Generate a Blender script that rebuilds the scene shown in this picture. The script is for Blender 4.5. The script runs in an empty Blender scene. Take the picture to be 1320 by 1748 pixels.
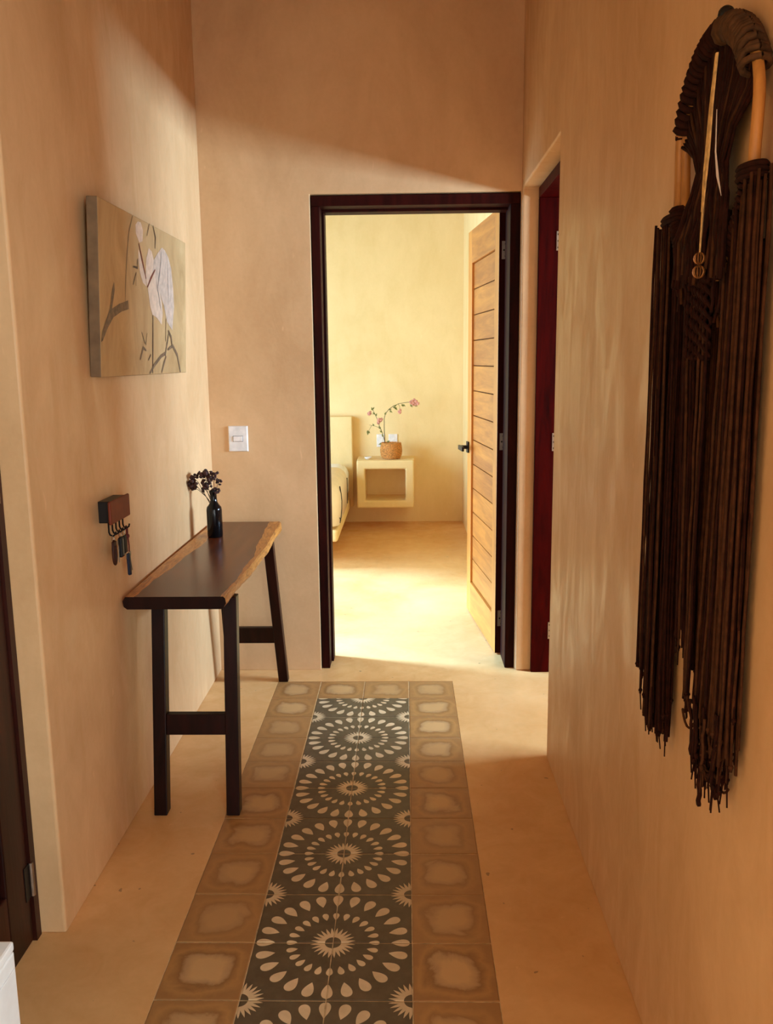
import bpy, bmesh, math, random
from mathutils import Vector, Matrix

S = bpy.context.scene
C = S.collection
R = random.Random(7)

# ------------------------------------------------------------------ camera
cam = bpy.data.cameras.new('camera')
cam.sensor_fit = 'VERTICAL'; cam.sensor_height = 36.0; cam.sensor_width = 36.0
cam.lens = 1471.03 / 1748 * 36.0
cam.clip_start = 0.02
camo = bpy.data.objects.new('camera', cam); C.objects.link(camo)
rx = Vector((0.99972, 0.02082, -0.01101)); ux = Vector((0.00722, 0.17393, 0.98473)); fx = Vector((-0.02241, 0.98454, -0.17374))
M = Matrix((rx, ux, -fx)).transposed().to_4x4(); M.translation = Vector((0, 0, 1.4495))
camo.matrix_world = M
S.camera = camo

# ------------------------------------------------------------------ world, daylight, exposure
W = bpy.data.worlds.new('world'); S.world = W; W.use_nodes = True
W.node_tree.nodes['Background'].inputs[0].default_value = (0.75, 0.87, 1.0, 1)
W.node_tree.nodes['Background'].inputs[1].default_value = 1.0
S.view_settings.view_transform = 'Standard'; S.view_settings.look = 'None'
S.view_settings.gamma = 1.0; S.view_settings.use_curve_mapping = False
S.view_settings.exposure = 0.10
S.cycles.max_bounces = 16; S.cycles.diffuse_bounces = 10; S.cycles.glossy_bounces = 6

def daylight(name, loc, rot, sx, sy, power, col, spread=180):
    l = bpy.data.lights.new(name, 'AREA'); l.shape = 'RECTANGLE'; l.size = sx; l.size_y = sy
    l.energy = power; l.color = col; l.spread = math.radians(spread)
    o = bpy.data.objects.new(name, l); C.objects.link(o); o.location = loc; o.rotation_euler = rot
    return o
PI = math.pi
# daylight entering by the side room window, the bedroom patio window and the window behind the camera
daylight('side_room_daylight', (3.06, 2.90, 1.62), (0, PI/2, 0), .40, 1.60, 390, (0.52, 0.76, 1.0))
daylight('bedroom_daylight', (-2.95, 5.37, 1.12), (0, -PI/2 + .15, 0), 1.95, 2.4, 225, (0.45, 0.74, 1.0))
daylight('living_daylight', (-.17, -2.70, 1.25), (PI/2, 0, 0), 1.1, 2.0, 24, (1.0, 0.97, 0.92))
daylight('living_side_daylight', (.66, -.45, 1.2), (0, PI/2, math.radians(-3)), 2.0, 1.5, 105, (0.82, 0.97, 1.0))
sun = bpy.data.lights.new('hazy_sun', 'SUN'); sun.energy = 18.0; sun.angle = math.radians(9); sun.color = (.32, .62, 1.0)
suno = bpy.data.objects.new('hazy_sun', sun); C.objects.link(suno)
suno.rotation_euler = Vector((1.0, -.28, -.60)).to_track_quat('-Z', 'Y').to_euler(); suno.location = (-6, 6, 4)

# ------------------------------------------------------------------ mesh helpers
def mesh_obj(name, verts, faces, mat=None, parent=None, smooth=False, mats=None, fmat=None):
    me = bpy.data.meshes.new(name); me.from_pydata([tuple(v) for v in verts], [], faces); me.update()
    o = bpy.data.objects.new(name, me); C.objects.link(o)
    if mats:
        for m in mats: me.materials.append(m)
        if fmat:
            for p, i in zip(me.polygons, fmat): p.material_index = i
    elif mat: me.materials.append(mat)
    if smooth:
        for p in me.polygons: p.use_smooth = True
    if parent: o.parent = parent
    return o

class B:
    """collects shapes for one mesh"""
    def __init__(s): s.v = []; s.f = []
    def add(s, vs, fs):
        n = len(s.v); s.v += [tuple(v) for v in vs]; s.f += [tuple(i + n for i in f) for f in fs]; return s
    def box(s, x0, x1, y0, y1, z0, z1):
        return s.add([(x0,y0,z0),(x1,y0,z0),(x1,y1,z0),(x0,y1,z0),(x0,y0,z1),(x1,y0,z1),(x1,y1,z1),(x0,y1,z1)],
                     [(3,2,1,0),(4,5,6,7),(0,1,5,4),(1,2,6,5),(2,3,7,6),(3,0,4,7)])
    def hexa(s, bot, top):
        return s.add(list(bot) + list(top), [(3,2,1,0),(4,5,6,7),(0,1,5,4),(1,2,6,5),(2,3,7,6),(3,0,4,7)])
    def tube(s, pts, rad, n=6, cap=True):
        pts = [Vector(p) for p in pts]; rings = []
        rads = rad if isinstance(rad, (list, tuple)) else [rad] * len(pts)
        prev = None
        for i, p in enumerate(pts):
            a = pts[max(i-1, 0)]; b = pts[min(i+1, len(pts)-1)]; t = (b - a).normalized()
            if prev is None:
                u = t.orthogonal().normalized()
            else:
                u = (prev - t * prev.dot(t))
                u = u.normalized() if u.length > 1e-6 else t.orthogonal().normalized()
            prev = u; w = t.cross(u)
            rings.append([p + (u * math.cos(2*PI*k/n) + w * math.sin(2*PI*k/n)) * rads[i] for k in range(n)])
        vs = [q for r in rings for q in r]; fs = []
        for i in range(len(pts)-1):
            for k in range(n):
                k2 = (k+1) % n; fs.append((i*n+k, i*n+k2, (i+1)*n+k2, (i+1)*n+k))
        if cap: fs.append(tuple(range(n-1, -1, -1))); fs.append(tuple((len(pts)-1)*n + k for k in range(n)))
        return s.add(vs, fs)
    def lathe(s, prof, n=24, c=(0,0,0)):
        vs = []; fs = []; m = len(prof)
        for k in range(n):
            a = 2*PI*k/n
            for r, z in prof: vs.append((c[0]+r*math.cos(a), c[1]+r*math.sin(a), c[2]+z))
        for k in range(n):
            k2 = (k+1) % n
            for j in range(m-1): fs.append((k*m+j, k2*m+j, k2*m+j+1, k*m+j+1))
        return s.add(vs, fs)
    def ball(s, c, r, n=8, m=5, sq=(1,1,1)):
        vs = [(c[0], c[1], c[2]-r*sq[2])]; fs = []
        for j in range(1, m):
            ph = -PI/2 + PI*j/m
            for k in range(n):
                a = 2*PI*k/n; vs.append((c[0]+r*sq[0]*math.cos(ph)*math.cos(a), c[1]+r*sq[1]*math.cos(ph)*math.sin(a), c[2]+r*sq[2]*math.sin(ph)))
        vs.append((c[0], c[1], c[2]+r*sq[2])); top = len(vs)-1
        for k in range(n):
            k2 = (k+1) % n; fs.append((0, 1+k2, 1+k)); fs.append((top, top-n+k, top-n+k2))
            for j in range(m-2): fs.append((1+j*n+k, 1+j*n+k2, 1+(j+1)*n+k2, 1+(j+1)*n+k))
        return s.add(vs, fs)
    def build(s, name, mat, parent=None, smooth=False, bevel=0, seg=2):
        o = mesh_obj(name, s.v, s.f, mat, parent, smooth)
        if bevel:
            md = o.modifiers.new('bevel', 'BEVEL'); md.width = bevel; md.segments = seg; md.limit_method = 'ANGLE'
            md.angle_limit = math.radians(40)
        return o

def thing(name, label, cat, loc=(0,0,0), rotz=0, group=None):
    o = bpy.data.objects.new(name, None); C.objects.link(o); o.location = loc; o.rotation_euler = (0, 0, rotz)
    o.empty_display_size = .05
    return tag(o, label, cat, group)
def tag(o, label, cat, group=None, kind=None):
    o['label'] = label; o['category'] = cat
    if group: o['group'] = group
    if kind: o['kind'] = kind
    return o
def struct(o, label, cat): return tag(o, label, cat, kind='structure')

def slab(name, axis, lo, hi, us, vs, holes, mat, bevel=0.0):
    """wall: thickness lo..hi along axis, cells of the us x vs grid, minus holes (u0,u1,v0,v1)"""
    us = sorted(set(us + [h[0] for h in holes] + [h[1] for h in holes])); vs = sorted(set(vs + [h[2] for h in holes] + [h[3] for h in holes]))
    def full(i, j):
        if i < 0 or j < 0 or i >= len(us)-1 or j >= len(vs)-1: return False
        cu = (us[i]+us[i+1])/2; cv = (vs[j]+vs[j+1])/2
        return not any(h[0] < cu < h[1] and h[2] < cv < h[3] for h in holes)
    idx = {}; V = []; F = []
    def P(i, j, w):
        k = (i, j, w)
        if k not in idx:
            t = lo if w == 0 else hi; u = us[i]; v = vs[j]
            V.append({'x': (t, u, v), 'y': (u, t, v), 'z': (u, v, t)}[axis]); idx[k] = len(V)-1
        return idx[k]
    for i in range(len(us)-1):
        for j in range(len(vs)-1):
            if not full(i, j): continue
            F.append((P(i,j,0), P(i+1,j,0), P(i+1,j+1,0), P(i,j+1,0)))
            F.append((P(i,j,1), P(i,j+1,1), P(i+1,j+1,1), P(i+1,j,1)))
            if not full(i-1, j): F.append((P(i,j,0), P(i,j+1,0), P(i,j+1,1), P(i,j,1)))
            if not full(i+1, j): F.append((P(i+1,j,0), P(i+1,j,1), P(i+1,j+1,1), P(i+1,j+1,0)))
            if not full(i, j-1): F.append((P(i,j,0), P(i,j,1), P(i+1,j,1), P(i+1,j,0)))
            if not full(i, j+1): F.append((P(i,j+1,0), P(i+1,j+1,0), P(i+1,j+1,1), P(i,j+1,1)))
    o = mesh_obj(name, V, F, mat)
    bm = bmesh.new(); bm.from_mesh(o.data); bmesh.ops.recalc_face_normals(bm, faces=bm.faces); bm.to_mesh(o.data); bm.free()
    if bevel:
        md = o.modifiers.new('bevel', 'BEVEL'); md.width = bevel; md.segments = 3; md.limit_method = 'ANGLE'; md.angle_limit = math.radians(50)
    return o

# ------------------------------------------------------------------ materials
class N:
    """small node-graph writer"""
    def __init__(s, name):
        s.m = bpy.data.materials.new(name); s.m.use_nodes = True; s.t = s.m.node_tree; s.b = s.t.nodes['Principled BSDF']
    def n(s, typ, **kw):
        x = s.t.nodes.new(typ)
        for k, v in kw.items(): setattr(x, k, v)
        return x
    def put(s, sock, v):
        if v is None: return
        if isinstance(v, bpy.types.NodeSocket): s.t.links.new(v, sock)
        else: sock.default_value = v
    def math(s, op, a, b=None, c=None, clamp=False):
        x = s.n('ShaderNodeMath', operation=op, use_clamp=clamp)
        for i, v in enumerate((a, b, c)): s.put(x.inputs[i], v)
        return x.outputs[0]
    def coord(s, which='Object', scale=(1,1,1)):
        tc = s.n('ShaderNodeTexCoord'); mp = s.n('ShaderNodeMapping'); mp.inputs['Scale'].default_value = scale
        s.t.links.new(tc.outputs[which], mp.inputs[0]); return mp.outputs[0]
    def noise(s, vec, scale, detail=4, rough=.55, dist=0):
        x = s.n('ShaderNodeTexNoise'); s.put(x.inputs['Vector'], vec); x.inputs['Scale'].default_value = scale
        x.inputs['Detail'].default_value = detail; x.inputs['Roughness'].default_value = rough; x.inputs['Distortion'].default_value = dist
        return x.outputs[0]
    def ramp(s, fac, stops, interp='LINEAR'):
        x = s.n('ShaderNodeValToRGB'); x.color_ramp.interpolation = interp
        e = x.color_ramp.elements
        while len(e) < len(stops): e.new(.5)
        for el, (p, c) in zip(e, stops): el.position = p; el.color = (*c, 1) if len(c) == 3 else c
        s.put(x.inputs[0], fac); return x.outputs[0]
    def mix(s, fac, a, b, mode='MIX'):
        x = s.n('ShaderNodeMix', data_type='RGBA', blend_type=mode)
        s.put(x.inputs[0], fac); s.put(x.inputs[6], a if isinstance(a, bpy.types.NodeSocket) else (*a, 1)); s.put(x.inputs[7], b if isinstance(b, bpy.types.NodeSocket) else (*b, 1))
        return x.outputs[2]
    def bump(s, h, strength=.2, dist=.01):
        x = s.n('ShaderNodeBump'); x.inputs['Strength'].default_value = strength; x.inputs['Distance'].default_value = dist
        s.put(x.inputs['Height'], h); s.t.links.new(x.outputs[0], s.b.inputs['Normal'])
    def out(s, col=None, rough=None, metal=None, spec=None, **kw):
        if col is not None: s.put(s.b.inputs['Base Color'], col if isinstance(col, bpy.types.NodeSocket) else (*col, 1))
        s.put(s.b.inputs['Roughness'], rough); s.put(s.b.inputs['Metallic'], metal)
        if spec is not None: s.b.inputs['Specular IOR Level'].default_value = spec
        for k, v in kw.items(): s.put(s.b.inputs[k], v)
        return s.m

def plain(name, col, rough=.5, metal=0, spec=.5, var=.12, scale=30, **kw):
    g = N(name); f = g.noise(g.coord(), scale, 3)
    c = g.ramp(f, [(.3, tuple(x*(1-var) for x in col)), (.7, tuple(min(1, x*(1+var)) for x in col))])
    return g.out(c, rough, metal, spec, **kw)

def stucco(name, a, b, axis, rough=(.34, .55), gl=.35):
    """hand-trowelled polished plaster: cloudy tone, vertical streaks, soft burnish"""
    g = N(name)
    sc = {'x': (1, 1, .40), 'z': (1, 1, 1)}[axis]
    big = g.noise(g.coord(scale=(1, 1, .7)), 1.6, 5, .6, .6)
    st = g.noise(g.coord(scale=sc), 9, 5, .62, .9)
    fine = g.noise(g.coord(), 60, 4, .6)
    f = g.math('ADD', g.math('MULTIPLY', big, .68), g.math('ADD', g.math('MULTIPLY', st, .22), g.math('MULTIPLY', fine, .1)))
    c = g.ramp(f, [(.36, a), (.64, b)])
    # rare pale trowel nicks
    nick = g.noise(g.coord(scale=(1, 1, .3) if axis == 'x' else (1, 1, 1)), 26, 2, .5, .4)
    nk = g.ramp(nick, [(.74, (0,0,0)), (.79, (1,1,1))])
    nk2 = g.math('MULTIPLY', nk, .22)
    c = g.mix(nk2, c, tuple(min(1, x*1.25+.06) for x in b))
    if axis == 'z':                                   # sparse dark specks and scuffs on the floor
        sk = g.ramp(g.noise(g.coord(), 38, 1, .4), [(.765, (0,0,0)), (.785, (1,1,1))])
        c = g.mix(g.math('MULTIPLY', sk, .55), c, (.12, .05, .02))
    r = g.n('ShaderNodeMapRange'); g.put(r.inputs[0], st); r.inputs[1].default_value = .35; r.inputs[2].default_value = .65
    r.inputs[3].default_value = rough[1]; r.inputs[4].default_value = rough[0]
    g.bump(g.math('ADD', g.math('MULTIPLY', st, .6), g.math('MULTIPLY', fine, .25)), .10, .012)
    return g.out(c, r.outputs[0], 0, gl)

def wood(name, dark, light, axis='x', rough=.35, spec=.5, scale=1.0, coat=0):
    g = N(name)
    sc = {'x': (.9, 9, 9), 'y': (9, .9, 9), 'z': (9, 9, .9)}[axis]
    oi = g.n('ShaderNodeObjectInfo')
    tc = g.n('ShaderNodeTexCoord'); ad = g.n('ShaderNodeVectorMath', operation='ADD')
    off = g.n('ShaderNodeCombineXYZ'); rr = g.math('MULTIPLY', oi.outputs['Random'], 37.0)
    g.put(off.inputs[0], rr); g.put(off.inputs[1], rr); g.put(off.inputs[2], rr)
    g.t.links.new(tc.outputs['Object'], ad.inputs[0]); g.t.links.new(off.outputs[0], ad.inputs[1])
    mp = g.n('ShaderNodeMapping'); mp.inputs['Scale'].default_value = tuple(x*scale for x in sc); g.t.links.new(ad.outputs[0], mp.inputs[0])
    n1 = g.noise(mp.outputs[0], 1.4, 6, .62, 1.6); n2 = g.noise(mp.outputs[0], 9, 4, .6, .4)
    f = g.math('ADD', g.math('MULTIPLY', n1, .75), g.math('MULTIPLY', n2, .25))
    f = g.math('ADD', f, g.math('MULTIPLY', g.math('SUBTRACT', oi.outputs['Random'], .5), .14))
    c = g.ramp(f, [(.34, dark), (.5, tuple((x+y)/2 for x, y in zip(dark, light))), (.66, light)])
    g.bump(n2, .08, .004)
    return g.out(c, rough, 0, spec, **({'Coat Weight': coat, 'Coat Roughness': .12} if coat else {}))

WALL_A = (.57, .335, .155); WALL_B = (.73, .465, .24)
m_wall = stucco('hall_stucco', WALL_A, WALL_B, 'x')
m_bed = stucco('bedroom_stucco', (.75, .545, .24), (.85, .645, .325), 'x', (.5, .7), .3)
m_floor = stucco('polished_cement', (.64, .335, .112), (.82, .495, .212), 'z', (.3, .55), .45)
m_ceil = plain('ceiling_plaster', (.30, .18, .08), .8)
m_frame = wood('dark_red_frame_wood', (.010, .002, .0015), (.040, .005, .003), 'z', .5, .05)
m_red = wood('red_stained_jamb_wood', (.012, .0004, .0002), (.055, .0012, .0005), 'z', .45, .04)
m_door = wood('oiled_cedar', (.38, .128, .018), (.63, .25, .040), 'z', .42)
m_plank = wood('oiled_cedar_plank', (.34, .108, .015), (.61, .235, .036), 'x', .42)
m_dark = wood('dark_stained_wood', (.006, .002, .0015), (.018, .005, .003), 'z', .5, .12)
m_ldoor = wood('left_door_wood', (.010, .002, .0015), (.045, .008, .004), 'z', .4, .25)
m_white = plain('white_plastic', (.80, .76, .72), .35)
m_paint = plain('white_enamel', (.78, .80, .80), .3, var=.04)
m_black = plain('black_metal', (.008, .0065, .006), .4, 0, .25)
m_steel = plain('dull_steel', (.42, .36, .30), .38, 1.0)

# ================================================================== THE SETTING
H = 3.1; D = 3.904; D2 = 4.104; XL = -.884; XR = .512; FW = 7.72
CX = -.1919; Y0 = 3.553; NROW = 16; TS = .2
floor = slab('floor', 'z', -.12, 0, [-3.0, 3.1], [-2.75, 7.87], [(CX-.4, CX+.4, Y0+.2-(NROW+1)*TS, Y0+.2)], m_floor)
struct(floor, 'polished ochre cement floor with a cement tile runner let into it', 'floor')
ceiling = slab('ceiling', 'z', H, H+.1, [-3.0, 3.1], [-2.75, 7.87], [], m_ceil)
struct(ceiling, 'plain plastered ceiling over the hall and rooms', 'ceiling')
BV = .007
w = slab('wall_left', 'x', XL-.15, XL, [-2.6, D], [0, H], [(1.10, 1.985, 0, 2.165)], m_wall, BV)
struct(w, 'hall wall of burnished ochre stucco holding the painting', 'wall')
w = slab('wall_back', 'y', D, D2, [-2.85, XR], [0, H], [(-.408, .5085, 0, 2.160)], m_wall, .006)
struct(w, 'end wall of the hall with the bedroom doorway cut through it', 'wall')
w = slab('wall_right', 'x', XR, XR+.19, [-2.6, D2], [0, H], [(2.985, 3.888, 0, 2.172), (-1.2, .3, .2, 2.2)], m_wall, BV)
struct(w, 'hall wall of streaky stucco holding the knotted hanging', 'wall')
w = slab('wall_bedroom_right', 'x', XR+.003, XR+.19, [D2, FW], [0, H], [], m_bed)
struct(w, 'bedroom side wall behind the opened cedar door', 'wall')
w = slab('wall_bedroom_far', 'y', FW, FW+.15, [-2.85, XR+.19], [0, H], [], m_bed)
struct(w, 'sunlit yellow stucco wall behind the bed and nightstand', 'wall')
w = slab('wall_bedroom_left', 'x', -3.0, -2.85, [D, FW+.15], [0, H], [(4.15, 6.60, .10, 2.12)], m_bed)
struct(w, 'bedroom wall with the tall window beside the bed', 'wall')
w = slab('wall_side_room', 'x', 2.95, 3.1, [.5, 4.4], [0, H], [(2.10, 3.70, 1.42, 1.82)], m_wall)
struct(w, 'outer wall of the side room with its window', 'wall')
w = slab('wall_side_near', 'y', .5, .6, [XR+.19, 2.95], [0, H], [], m_wall); struct(w, 'side room wall nearest the living room', 'wall')
w = slab('wall_side_far', 'y', 4.3, 4.4, [XR+.19, 2.95], [0, H], [], m_wall); struct(w, 'side room wall next to the bedroom', 'wall')
w = slab('wall_living', 'y', -2.75, -2.6, [-1.034, XR+.19], [0, H], [(-.72, .38, .25, 2.25)], m_wall)
struct(w, 'wall with a window at the start of the hall', 'wall')
def window(n, axis, pos, u0, u1, v0, v1, label):
    o = bpy.data.objects.new('window_%d' % n, None); C.objects.link(o); struct(o, label, 'window')
    def bar(nm, a0, a1, b0, b1):
        b = B()
        if axis == 'x': b.box(pos-.025, pos+.025, a0, a1, b0, b1)
        else: b.box(a0, a1, pos-.025, pos+.025, b0, b1)
        b.build(nm, m_frame, o)
    bar('frame_stile', u0, u0+.04, v0, v1); bar('frame_stile', u1-.04, u1, v0, v1)
    bar('frame_rail', u0+.04, u1-.04, v0, v0+.04); bar('frame_rail', u0+.04, u1-.04, v1-.04, v1)
    bar('mullion', (u0+u1)/2-.018, (u0+u1)/2+.018, v0+.04, v1-.04)
window(1, 'x', -2.92, 4.15, 6.60, .10, 2.12, 'tall wood framed bedroom window beside the bed')
window(2, 'x', 3.02, 2.10, 3.70, 1.42, 1.82, 'high wood framed window of the side room')
window(3, 'y', -2.68, -.72, .38, .25, 2.25, 'wood framed window at the start of the hall')
window(4, 'x', .60, -1.2, .3, .2, 2.2, 'tall wood framed window in the wall with the knotted hanging')

# ---------------------------------------------------------------- floor tiles
def pattern_material():
    g = N('pinwheel_cement_tile')
    tc = g.n('ShaderNodeTexCoord'); sp = g.n('ShaderNodeSeparateXYZ'); g.t.links.new(tc.outputs['Object'], sp.inputs[0])
    X, Y = sp.outputs[0], sp.outputs[1]
    def polar(u, v):
        r = g.math('SQRT', g.math('ADD', g.math('MULTIPLY', u, u), g.math('MULTIPLY', v, v)))
        a = g.math('DIVIDE', g.math('ARCTAN2', v, u), math.radians(15)); return r, a
    def ring(r, a, r0, ln, hw):
        d = g.math('MULTIPLY', g.math('SUBTRACT', a, g.math('ROUND', a)), math.radians(15))
        lx = g.math('MULTIPLY', r, g.math('COSINE', d)); ly = g.math('ABSOLUTE', g.math('MULTIPLY', r, g.math('SINE', d)))
        t = g.math('DIVIDE', g.math('SUBTRACT', lx, r0), ln)
        w_ = g.math('MULTIPLY', g.math('MULTIPLY', t, g.math('SQRT', g.math('MAXIMUM', g.math('SUBTRACT', 1.0, t), 0))), 2.598*hw)
        return g.math('LESS_THAN', ly, w_)
    def star(r, a):
        fr = g.math('SUBTRACT', a, g.math('FLOOR', a)); p = g.math('MULTIPLY', g.math('ABSOLUTE', g.math('SUBTRACT', fr, .5)), 2.0)
        rad = g.math('ADD', .057, g.math('MULTIPLY', p, -.024))
        return g.math('MULTIPLY', g.math('LESS_THAN', r, rad), g.math('GREATER_THAN', r, .0205))
    r, a = polar(g.math('ADD', X, .1), g.math('ADD', Y, .1)); r2, a2 = polar(g.math('SUBTRACT', .1, X), g.math('SUBTRACT', .1, Y))
    m = ring(r, a, .146, .048, .0135)
    for q in (ring(r, a, .089, .029, .0082), star(r, a), star(r2, a2)): m = g.math('MAXIMUM', m, q)
    oi = g.n('ShaderNodeObjectInfo'); nz = g.noise(tc.outputs['Object'], 16, 5, .6)
    wear = g.noise(g.coord('Object', (1,1,1)), 45, 4, .6)
    dk = g.ramp(nz, [(.3, (.085, .058, .030)), (.7, (.14, .10, .056))])
    lt = g.ramp(nz, [(.3, (.66, .48, .27)), (.7, (.88, .68, .42))])
    c = g.mix(m, dk, lt)
    c = g.mix(g.math('MULTIPLY', g.math('SUBTRACT', oi.outputs['Random'], .3, clamp=True), .25), c, (.16, .11, .06))
    rr = g.n('ShaderNodeMapRange'); g.put(rr.inputs[0], wear); rr.inputs[3].default_value = .3; rr.inputs[4].default_value = .55
    return g.out(c, rr.outputs[0], 0, .35)
def border_material():
    g = N('worn_ochre_cement_tile')
    tc = g.n('ShaderNodeTexCoord'); oi = g.n('ShaderNodeObjectInfo')
    rnd = oi.outputs['Random']
    off = g.n('ShaderNodeCombineXYZ'); g.put(off.inputs[0], g.math('MULTIPLY', rnd, 50)); g.put(off.inputs[1], g.math('MULTIPLY', rnd, 23))
    ad = g.n('ShaderNodeVectorMath', operation='ADD'); g.t.links.new(tc.outputs['Object'], ad.inputs[0]); g.t.links.new(off.outputs[0], ad.inputs[1])
    nz = g.noise(ad.outputs[0], 11, 5, .6, .5); n2 = g.noise(ad.outputs[0], 30, 4, .65)
    sp = g.n('ShaderNodeSeparateXYZ'); g.t.links.new(tc.outputs['Object'], sp.inputs[0])
    ax = g.math('POWER', g.math('ABSOLUTE', g.math('MULTIPLY', sp.outputs[0], 10)), 4); ay = g.math('POWER', g.math('ABSOLUTE', g.math('MULTIPLY', sp.outputs[1], 10)), 4)
    d = g.math('POWER', g.math('ADD', ax, ay), .25)
    d = g.math('ADD', d, g.math('MULTIPLY', g.math('SUBTRACT', nz, .5), .75))
    edge = (.44, .215, .062); ringc = (.24, .098, .024); core = (.64, .39, .165)
    c = g.ramp(d, [(.30, core), (.50, (.46, .28, .13)), (.60, ringc), (.78, edge), (.95, (.32, .145, .042))])
    c = g.mix(g.math('MULTIPLY', rnd, .55), c, (.42, .21, .068))
    c = g.mix(g.math('MULTIPLY', n2, .35), c, (.52, .30, .12))
    rr = g.n('ShaderNodeMapRange'); g.put(rr.inputs[0], nz); rr.inputs[3].default_value = .28; rr.inputs[4].default_value = .6
    g.bump(n2, .1, .003)
    return g.out(c, rr.outputs[0], 0, .5)
m_pat = pattern_material(); m_bor = border_material(); m_grout = plain('pale_grout', (.56, .41, .22), .8, var=.35, scale=40)
B().box(CX-.4, CX+.4, Y0+.2-(NROW+1)*TS, Y0+.2, -.05, -.0016).build('grout_bed', m_grout, floor)
def tile_mesh(name, mat):
    s = .0988; t = s - .0022; z = .0; zb = -.03; e = -.0014
    V = [(-s,-s,zb),(s,-s,zb),(s,s,zb),(-s,s,zb),(-s,-s,e),(s,-s,e),(s,s,e),(-s,s,e),(-t,-t,z),(t,-t,z),(t,t,z),(-t,t,z)]
    F = [(0,1,5,4),(1,2,6,5),(2,3,7,6),(3,0,4,7),(4,5,9,8),(5,6,10,9),(6,7,11,10),(7,4,8,11),(8,9,10,11)]
    me = bpy.data.meshes.new(name); me.from_pydata(V, [], F); me.update(); me.materials.append(mat); return me
me_p = tile_mesh('pattern_tile', m_pat); me_b = tile_mesh('border_tile', m_bor)
for k in range(-1, NROW):
    for c in range(4):
        pat = k >= 0 and c in (1, 2)
        o = bpy.data.objects.new('pattern_tile' if pat else 'border_tile', me_p if pat else me_b); C.objects.link(o); o.parent = floor
        o.location = (CX + (c-1.5)*TS, Y0 - (k+.5)*TS, R.uniform(-.0004, .0006))
        rot = 0
        if pat: rot = {(1,0): 180, (1,1): 90, (2,0): 270, (2,1): 0}[(c, k % 2)]
        else: rot = R.choice((0, 90, 180, 270))
        o.rotation_euler = (R.uniform(-.002, .002), R.uniform(-.002, .002), math.radians(rot) + R.uniform(-.004, .004))

# ---------------------------------------------------------------- doorway frames
t = struct(bpy.data.objects.new('trim_1', None), 'dark red wood frame lining the bedroom doorway', 'door frame'); C.objects.link(t)
FY = 3.922
B().box(-.404, -.367, FY, D2+.004, 0, 2.112).build('jamb', m_frame, t, bevel=.003)
B().box(.464, .5075, FY, D2+.004, 0, 2.112).build('jamb', m_frame, t, bevel=.003)
B().box(-.404, .5075, FY, D2+.004, 2.112, 2.156).build('head_rail', m_frame, t, bevel=.003)
B().box(-.367, -.357, FY+.10, D2+.0, 0, 2.102).build('stop_strip', m_frame, t, bevel=.002)
B().box(-.367, .464, FY+.10, D2+.0, 2.102, 2.112).build('stop_strip', m_frame, t, bevel=.002)
t = struct(bpy.data.objects.new('trim_2', None), 'red stained wood frame lining the side room doorway', 'door frame'); C.objects.link(t)
B().box(.58, .69, 3.862, 3.886, 0, 2.125).build('jamb', m_red, t, bevel=.003)
B().box(.58, .69, 2.987, 3.012, 0, 2.125).build('jamb', m_red, t, bevel=.003)
B().box(.58, .69, 2.987, 3.886, 2.125, 2.170).build('head_rail', m_red, t, bevel=.003)
t = struct(bpy.data.objects.new('trim_3', None), 'dark wood frame around the closed door', 'door frame'); C.objects.link(t)
B().box(-1.02, -.948, 1.957, 1.983, 0, 2.13).build('jamb', m_ldoor, t)
B().box(-1.02, -.948, 1.102, 1.128, 0, 2.13).build('jamb', m_ldoor, t)
B().box(-1.02, -.948, 1.102, 1.983, 2.13, 2.163).build('head_rail', m_ldoor, t)

# ---------------------------------------------------------------- doors
def hinge(parent, x, y, z, sx, axis, h=.085):
    """flat leaf with screws and a knuckle barrel; axis 'y' = plate facing -y"""
    b = B()
    if axis == 'y': b.box(x, x+sx, y-.002, y, z-h/2, z+h/2)
    else: b.box(x-.002, x, y, y+sx, z-h/2, z+h/2)
    o = b.build('hinge', m_steel, parent)
    s = B()
    for dz in (-.028, 0, .028):
        if axis == 'y': s.ball((x+sx*.5+(.003 if dz else -.004), y-.002, z+dz), .0045, 8, 4, (1,.3,1))
    if s.v: s.build('screw', m_black, o)
    return o
def plank_door(name, label, loc, rz, width=.803, height=2.123, hand=1):
    root = struct(bpy.data.objects.new(name, None), label, 'door'); C.objects.link(root); root.location = loc; root.rotation_euler = (0, 0, rz)
    T = .045; z0 = .006; z1 = z0 + height
    B().box(0, .095, -T, 0, z0, z1).build('stile', m_door, root, bevel=.003)
    B().box(width-.108, width, -T, 0, z0, z1).build('stile', m_door, root, bevel=.003)
    B().box(.095, width-.108, -T, 0, 1.957, z1).build('rail', m_plank, root, bevel=.002)
    B().box(.095, width-.108, -T, 0, z0, .19).build('rail', m_plank, root, bevel=.002)
    B().box(.093, width-.106, -T/2-.006, -T/2+.005, .189, 1.958).build('panel_core', m_frame, root)
    n = 13; hh = (1.957-.19)/n
    base = None
    for i in range(n):
        if base is None:
            base = B().box(.093, width-.106, -T/2-.011, -T/2+.010, 0, hh-.004).build('plank', m_plank, root, bevel=.003); o = base
        else:
            o = base.copy(); C.objects.link(o); o.parent = root
        o.location = (0, 0, .19 + i*hh + .002)
    return root
d1 = plank_door('door_1', 'cedar door with horizontal planks standing open into the bedroom', (.437, 4.112, 0), math.atan2(.995, -.103))
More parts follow.
